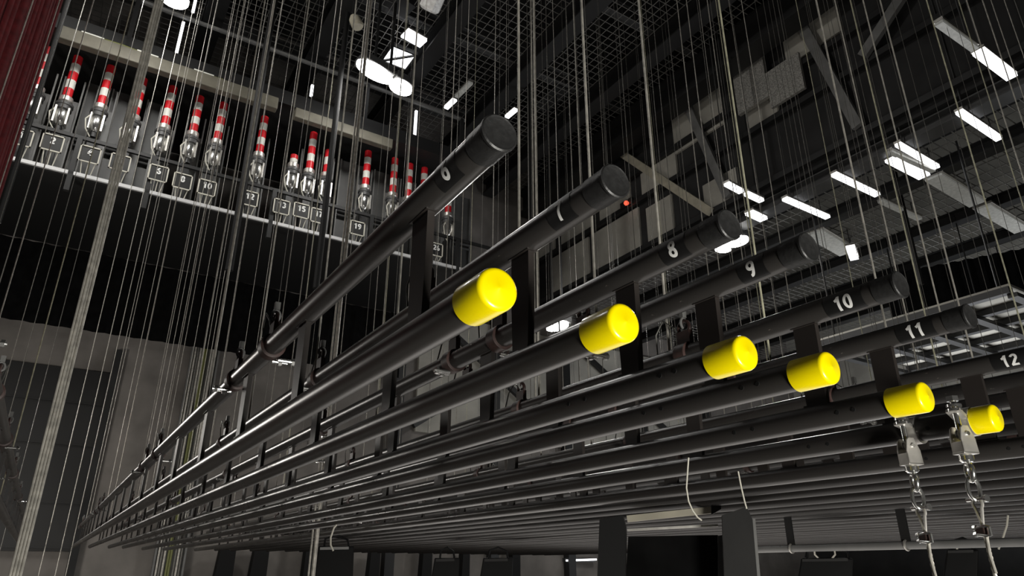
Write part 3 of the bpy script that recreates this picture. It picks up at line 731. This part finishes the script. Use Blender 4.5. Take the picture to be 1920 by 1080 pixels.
# ropes at the far left that pass the battens and run down below the picture
LEFT = [(62, .0042, 'rope', 5.0), (112, .0045, 'rope', 6.2), (130, .0035, 'rope_dark', 9.0), (160, .006, 'rope_dark', 12.5), (176, .005, 'rope', 7.0), (250, .0045, 'rope_yellow', 6.0), (232, .0035, 'rope_dark', 11.0), (270, .0035, 'rope_dark', 12.0),
        (212, .003, 'rope', 8.0), (330, .0045, 'rope', 12.6), (352, .0045, 'rope', 13.0), (366, .004, 'rope', 11.8)]
for i, (x0, rr, m, Y) in enumerate(LEFT):
    p = on_y(x0, 0, Y)
    tag(MB().tube((p.x, Y, 0.0), (p.x, Y, ZG + .02), rr * (1.3 if Y > 8 else 1), 8).build('wire_rope', M[m]),
        'upright rope left of batten 6, %s from the left' % ORD[sorted(a[0] for a in LEFT).index(x0) + 1], 'wire rope', 'ropes at the left edge')
p = on_y(299, 0, 3.4)
t = thing('rope_bundle', (p.x, 3.4, 0), 'thick grey bundle of four wire ropes at the left', 'rope bundle')
for i in range(4): MB().tube((p.x + (i - 1.5) * .011, 3.4 + .004 * (i % 2), 0), (p.x + (i - 1.5) * .011, 3.4 + .004 * (i % 2), ZG), .0052, 8).build('strand', M['rope'], t)
for i, (px, Y, lab) in enumerate(((693, 6.5, 'thick pair of grey ropes left of the twin flood lamp'), (640, 8.6, 'thick pair of ropes standing left of the twin flood lamp, the more distant'))):
    p = on_y(px, 0, Y)
    if i == 0:
        t = thing('rope_pair', (p.x, Y, 0), lab, 'rope bundle')
        for dx, rr in ((-.022, .009), (.018, .018)): MB().tube((p.x + dx, Y, 0), (p.x + dx, Y, ZG), rr, 10).build('strand', M['rope'], t)
# stout dark pipes hanging from the roof
for i, (px, Y, rr) in enumerate(((128, 12.4, .04), (515, 12.4, .07), (655, 12.4, .06), (1600, 7.0, .05), (990, 12.4, .05))):
    p = on_y(px, 0, Y)
    zb = EYE + 5.0 if px != 1600 else EYE + 5.8
    tag(MB().tube((p.x, Y, zb), (p.x, Y, ZG + .1), rr, 12).build('drop_pipe', M['board2']), 'stout dark pipe hanging from the roof, %s from the left' % ORD[[128, 515, 655, 990, 1600].index(px) + 1], 'pipe', 'dark hanging pipes')

# ------------------------------------------------------------------ hanging shackle assemblies at the right
def hanger(pxl, X, Y, ztop, label, yaw):
    """clamp, eye bolt, forked bracket, ring, link, thimble, clip and steel rope, hung from the lower pipe 11"""
    xp, zp = PARAM[11][0], EYE + PARAM[11][1]
    t = thing('rope_hanger', (X, Y, ztop), label, 'hanger', 'shackle hangers at the right')
    R = Matrix.Rotation(yaw, 3, 'Z')
    def L(x, y, z): return Vector((X, Y, ztop)) + R @ Vector((x, y, 0)) + Vector((0, 0, z))
    # clamp band round the pipe with a tongue towards the bolt
    g = MB(); g.lathe([(RP + .0005, -.016), (RP + .006, -.016), (RP + .006, .016), (RP + .0005, .016)], (xp, Y, zp), (0, 1, 0), 24)
    g.bar((xp - RP, Y, zp + .006), (X - .012, Y, ztop - .004), .032, .008)
    g.build('clamp_band', M['zinc'], t)
    # bolt with nuts
    g = MB(); g.tube(L(0, 0, .03), L(0, 0, -.058), .0075, 14)
    for z, h, r in ((.018, .012, .014), (-.006, .006, .017), (.004, .006, .017)): g.lathe([(r, 0), (r, h)], L(0, 0, z), (0, 0, 1), 6 if r < .016 else 16)
    g.torus(L(0, 0, -.062), R @ Vector((1, 0, 0)), .010, .005, 18, 8)
    g.build('eye_bolt', M['chrome'], t)
    # forked bracket: two cheeks and a base, tapered
    z0, z1 = -.052, -.108
    g = MB()
    for s in (-1, 1):
        x = s * .015
        g.prism([L(x - .002, -.013, z0 + .004), L(x - .002, -.007, z0 + .010), L(x - .002, .009, z0 + .010), L(x - .002, .022, z0 - .022), L(x - .002, .024, z1), L(x - .002, -.019, z1), L(x - .002, -.019, z0 - .02)], R @ Vector((.004, 0, 0)))
    g.box(L(0, .002, z1 + .002), (.034, .044, .005), 0, R)
    g.prism([L(-.017, -.019, z1), L(.017, -.019, z1), L(.017, -.019, z0 - .028), L(-.017, -.019, z0 - .028)], R @ Vector((0, .004, 0)))
    g.build('fork_bracket', M['zinc'], t, False, .001)
    MB().tube(L(-.022, 0, -.062), L(.022, 0, -.062), .005, 12).build('cross_pin', M['chrome'], t)
    # ring nut
    g = MB(); g.lathe([(.012, 0), (.016, .004), (.016, .014), (.011, .018)], L(0, 0, z1 - .018), (0, 0, 1), 18)
    g.torus(L(0, 0, z1 - .040), R @ Vector((.5, 1, 0)), .0155, .0065, 24, 12, 0, 1.25)
    g.build('ring_nut', M['chrome'], t)
    zc = z1 - .078
    g = MB(); n = Vector((R @ Vector((1, -.35, 0))))
    g.torus(L(0, 0, zc), n, .013, .0045, 26, 10, 0, 1.95); g.build('chain_link', M['chrome'], t)
    # shackle pin
    g = MB(); g.tube(L(-.026, 0, zc - .024), L(.026, 0, zc - .024), .0045, 12); g.lathe([(.008, 0), (.008, .007)], L(.022, 0, zc - .024), R @ Vector((1, 0, 0)), 10)
    g.build('shackle_pin', M['chrome'], t)
    # thimble (drop shape) and rope eye
    zt_ = zc - .03
    drop = []
    for i in range(20):
        a = math.pi * (i / 19.0) * 1.5 - math.pi * .25
        drop.append(L(math.cos(a) * .0125, 0, zt_ - .004 + math.sin(a) * .0125))
    tip = L(0, 0, zt_ - .048)
    g = MB(); g.path([tip + Vector((.002, 0, 0))] + drop + [tip - Vector((.002, 0, 0))], .0038, 8); g.build('thimble', M['zinc'], t)
    # rope clip
    zk = zt_ - .062
    g = MB(); g.box(L(-.004, 0, zk), (.026, .018, .020), 0, R); g.build('clip_saddle', M['rust'], t, False, .003)
    g = MB(); g.path([L(-.012, -.006, zk + .006), L(.012, -.006, zk + .009), L(.019, -.004, zk + .006), L(.019, -.004, zk - .010), L(.012, -.006, zk - .012), L(-.012, -.006, zk - .008)], .0038, 8)
    g.lathe([(.006, 0), (.006, .007)], L(-.02, -.006, zk + .006), R @ Vector((1, 0, 0)), 6); g.lathe([(.006, 0), (.006, .007)], L(-.02, -.006, zk - .008), R @ Vector((1, 0, 0)), 6)
    g.build('clip_bow', M['chrome'], t)
    # laid steel rope running down to the floor
    g = MB(); a, b = L(0, 0, zk + .012), Vector((X + .004, Y - .01, 0.02))
    d = b - a; nn = 260
    for s in range(3):
        pts = []
        for i in range(nn + 1):
            f = (i / nn) ** 1.6; th = 2 * math.pi * (f * d.length / .028 + s / 3)
            pts.append(a + d * f + Vector((math.cos(th), math.sin(th), 0)) * .0022)
        g.path(pts, .0026, 5)
    g.build('steel_rope', M['rope'], t)
    MB().path([L(.004, 0, zk - .01), L(.004, -.004, zk - .05), L(.01, -.006, zk - .09)], .0035, 8).build('rope_tail', M['rope'], t)
    return t
hanger(0, 1.795, .957, EYE + .352, 'chromed shackle hanger with steel rope, left of the two at the lower right', math.radians(-108))
hanger(0, 1.795, .825, EYE + .362, 'chromed shackle hanger with steel rope beside the rightmost yellow cap', math.radians(-108))

# ------------------------------------------------------------------ hanging cases and cords in the lower middle
cs = thing('hanging_flat', (2.7, 2.9, 0), 'black flat panel hung between two dark grey boards, lower middle', 'panel')
def at_d(px, py, D):
    r = ray(px, py); k = D / math.hypot(r.x, r.y); return Vector((r.x * k, r.y * k, EYE + r.z * k))
def quad(pts, D, th, name, m, parent):
    ps = [at_d(a, b, D) for a, b in pts]
    r = ray(1270, 1000); nrm = Vector((r.x, r.y, 0)).normalized() * th
    return MB().prism(ps, nrm).build(name, m, parent, False)
quad([(1178, 1006), (1346, 1003), (1346, 1130), (1170, 1130)], 4.1, .03, 'black_panel', M['cloth'], cs)
quad([(1124, 974), (1168, 966), (1174, 990), (1172, 1130), (1118, 1130)], 3.95, .06, 'left_board', M['board2'], cs)
quad([(1354, 966), (1400, 950), (1412, 976), (1424, 1130), (1360, 1130)], 3.8, .06, 'right_board', M['board'], cs)
quad([(1410, 972), (1416, 972), (1430, 1130), (1424, 1130)], 3.8, .03, 'pale_edge', M['greysteel'], cs)
quad([(1346, 1005), (1356, 1003), (1358, 1130), (1348, 1130)], 3.98, .03, 'corner_strip', M['darkgrey'], cs)
quad([(1332, 905), (1352, 900), (1352, 955), (1334, 965)], 3.98, .03, 'hook_plate', M['black'], cs)

MB().bar(at_d(1176, 973, 4.05), at_d(1338, 956, 4.05), .03, .034).build('top_bar', M['cream'], cs, False)
MB().bar(at_d(1176, 994, 4.08), at_d(1346, 985, 4.08), .02, .012).build('lower_bar', M['zinc'], cs, False)

p = on_z(1425, 1030, EYE + .13)
lp_ = thing('low_pipe', (p.x, p.y, p.z), 'dull grey pipe slung low behind the two rope hangers', 'pipe')
MB().tube((p.x, p.y + 1.2, p.z), (p.x, -1.0, p.z), .022, 16).build('pipe', M['greysteel'], lp_)
for yy in (p.y - .25, p.y - 1.0, p.y - 1.7):
    MB().box((p.x, yy, p.z + .11), (.012, .05, .24)).build('strap', M['black'], lp_, False)
    MB().torus((p.x, yy, p.z), (0, 1, 0), .026, .006, 18, 8).build('pipe_ring', M['zinc'], lp_)

def cord(name, pts, D, rad, m, label):
    if D is None:
        k = min((q for q in PARAM if q > 7), key=lambda q: abs(on_x(pts[0][0], pts[0][1], PARAM[q][0]).z - (EYE + PARAM[q][1] - RP)))
        q = on_x(pts[0][0], pts[0][1], PARAM[k][0]); D = math.hypot(q.x, q.y); rad = .0011 * D
    return tag(MB().path([at_d(a, b, D) for a, b in pts], rad, 8).build(name, M[m]), label, 'cord', 'loose cords')
cord('dangling_line', [(1291, 858), (1289, 885), (1287, 915), (1291, 940), (1299, 958), (1308, 970), (1316, 976)], None, 0, 'whitecord', 'pale cord end dangling left of the hanging flat panel')
cord('dangling_webbing', [(1384, 884), (1390, 915), (1396, 940), (1400, 954)], None, 0, 'whitecord', 'pale strap hanging above the dark grey board')
cord('dangling_line', [(636, 978), (626, 990), (620, 1008), (620, 1022), (625, 1033)], None, 0, 'whitecord', 'pale curved cord above the dark case at lower left of centre')
cord('dangling_line', [(1526, 1022), (1528, 1040), (1540, 1052), (1556, 1052), (1566, 1040), (1564, 1026)], None, 0, 'whitecord', 'looped cord hanging at lower right of the dark grey board')
cord('dangling_line', [(1796, 1022), (1793, 1040), (1800, 1056), (1812, 1062)], None, 0, 'whitecord', 'thin looped cord at the lower right between the hangers')
cord('dangling_line', [(1890, 966), (1888, 985), (1880, 1010), (1872, 1030)], None, 0, 'whitecord', 'thin pale cord end right of the second hanger')
for i, (a, b, c, d, D, lab) in enumerate(((598, 664, 1024, 1130, 8.0, 'dark trapezoid case with a pale top edge, left of centre at the bottom'), (815, 862, 1046, 1130, 8.4, 'small dark case at the bottom, middle of three'),
                                     (906, 962, 1046, 1130, 8.4, 'small dark case at the bottom, right of three'), (1502, 1600, 1046, 1130, 5.2, 'dark case below the looped cord at lower right'), (1775, 1835, 1030, 1130, 5.2, 'dark case between the two rope hangers at the bottom'))):
    cc = at_d((a + b) / 2, c, D); t = thing('hanging_case', cc, lab, 'case', 'dark hanging cases')
    ps = [at_d(a, c, D), at_d(b, c, D), at_d(b - 4, d, D), at_d(a - 14, d, D)]
    r = ray((a + b) / 2, 1040); nrm = Vector((r.x, r.y, 0)).normalized() * .35
    MB().prism(ps, nrm).build('body', M['case'], t, False, .01)
    MB().prism([at_d(a + 2, c + 2, D - .01), at_d(b - 10, c + 1, D - .01), at_d(b - 10, c + 6, D - .01), at_d(a + 2, c + 7, D - .01)], nrm * .02).build('top_edge', M['greysteel'] if i == 0 else M['board'], t, False)
    MB().path([at_d(a + 10, c, D), at_d(a + 12, c - 14, D), at_d((a + b) / 2, c - 20, D), at_d(b - 12, c - 12, D), at_d(b - 10, c, D)], .012, 8).build('handle', M['case'], t)
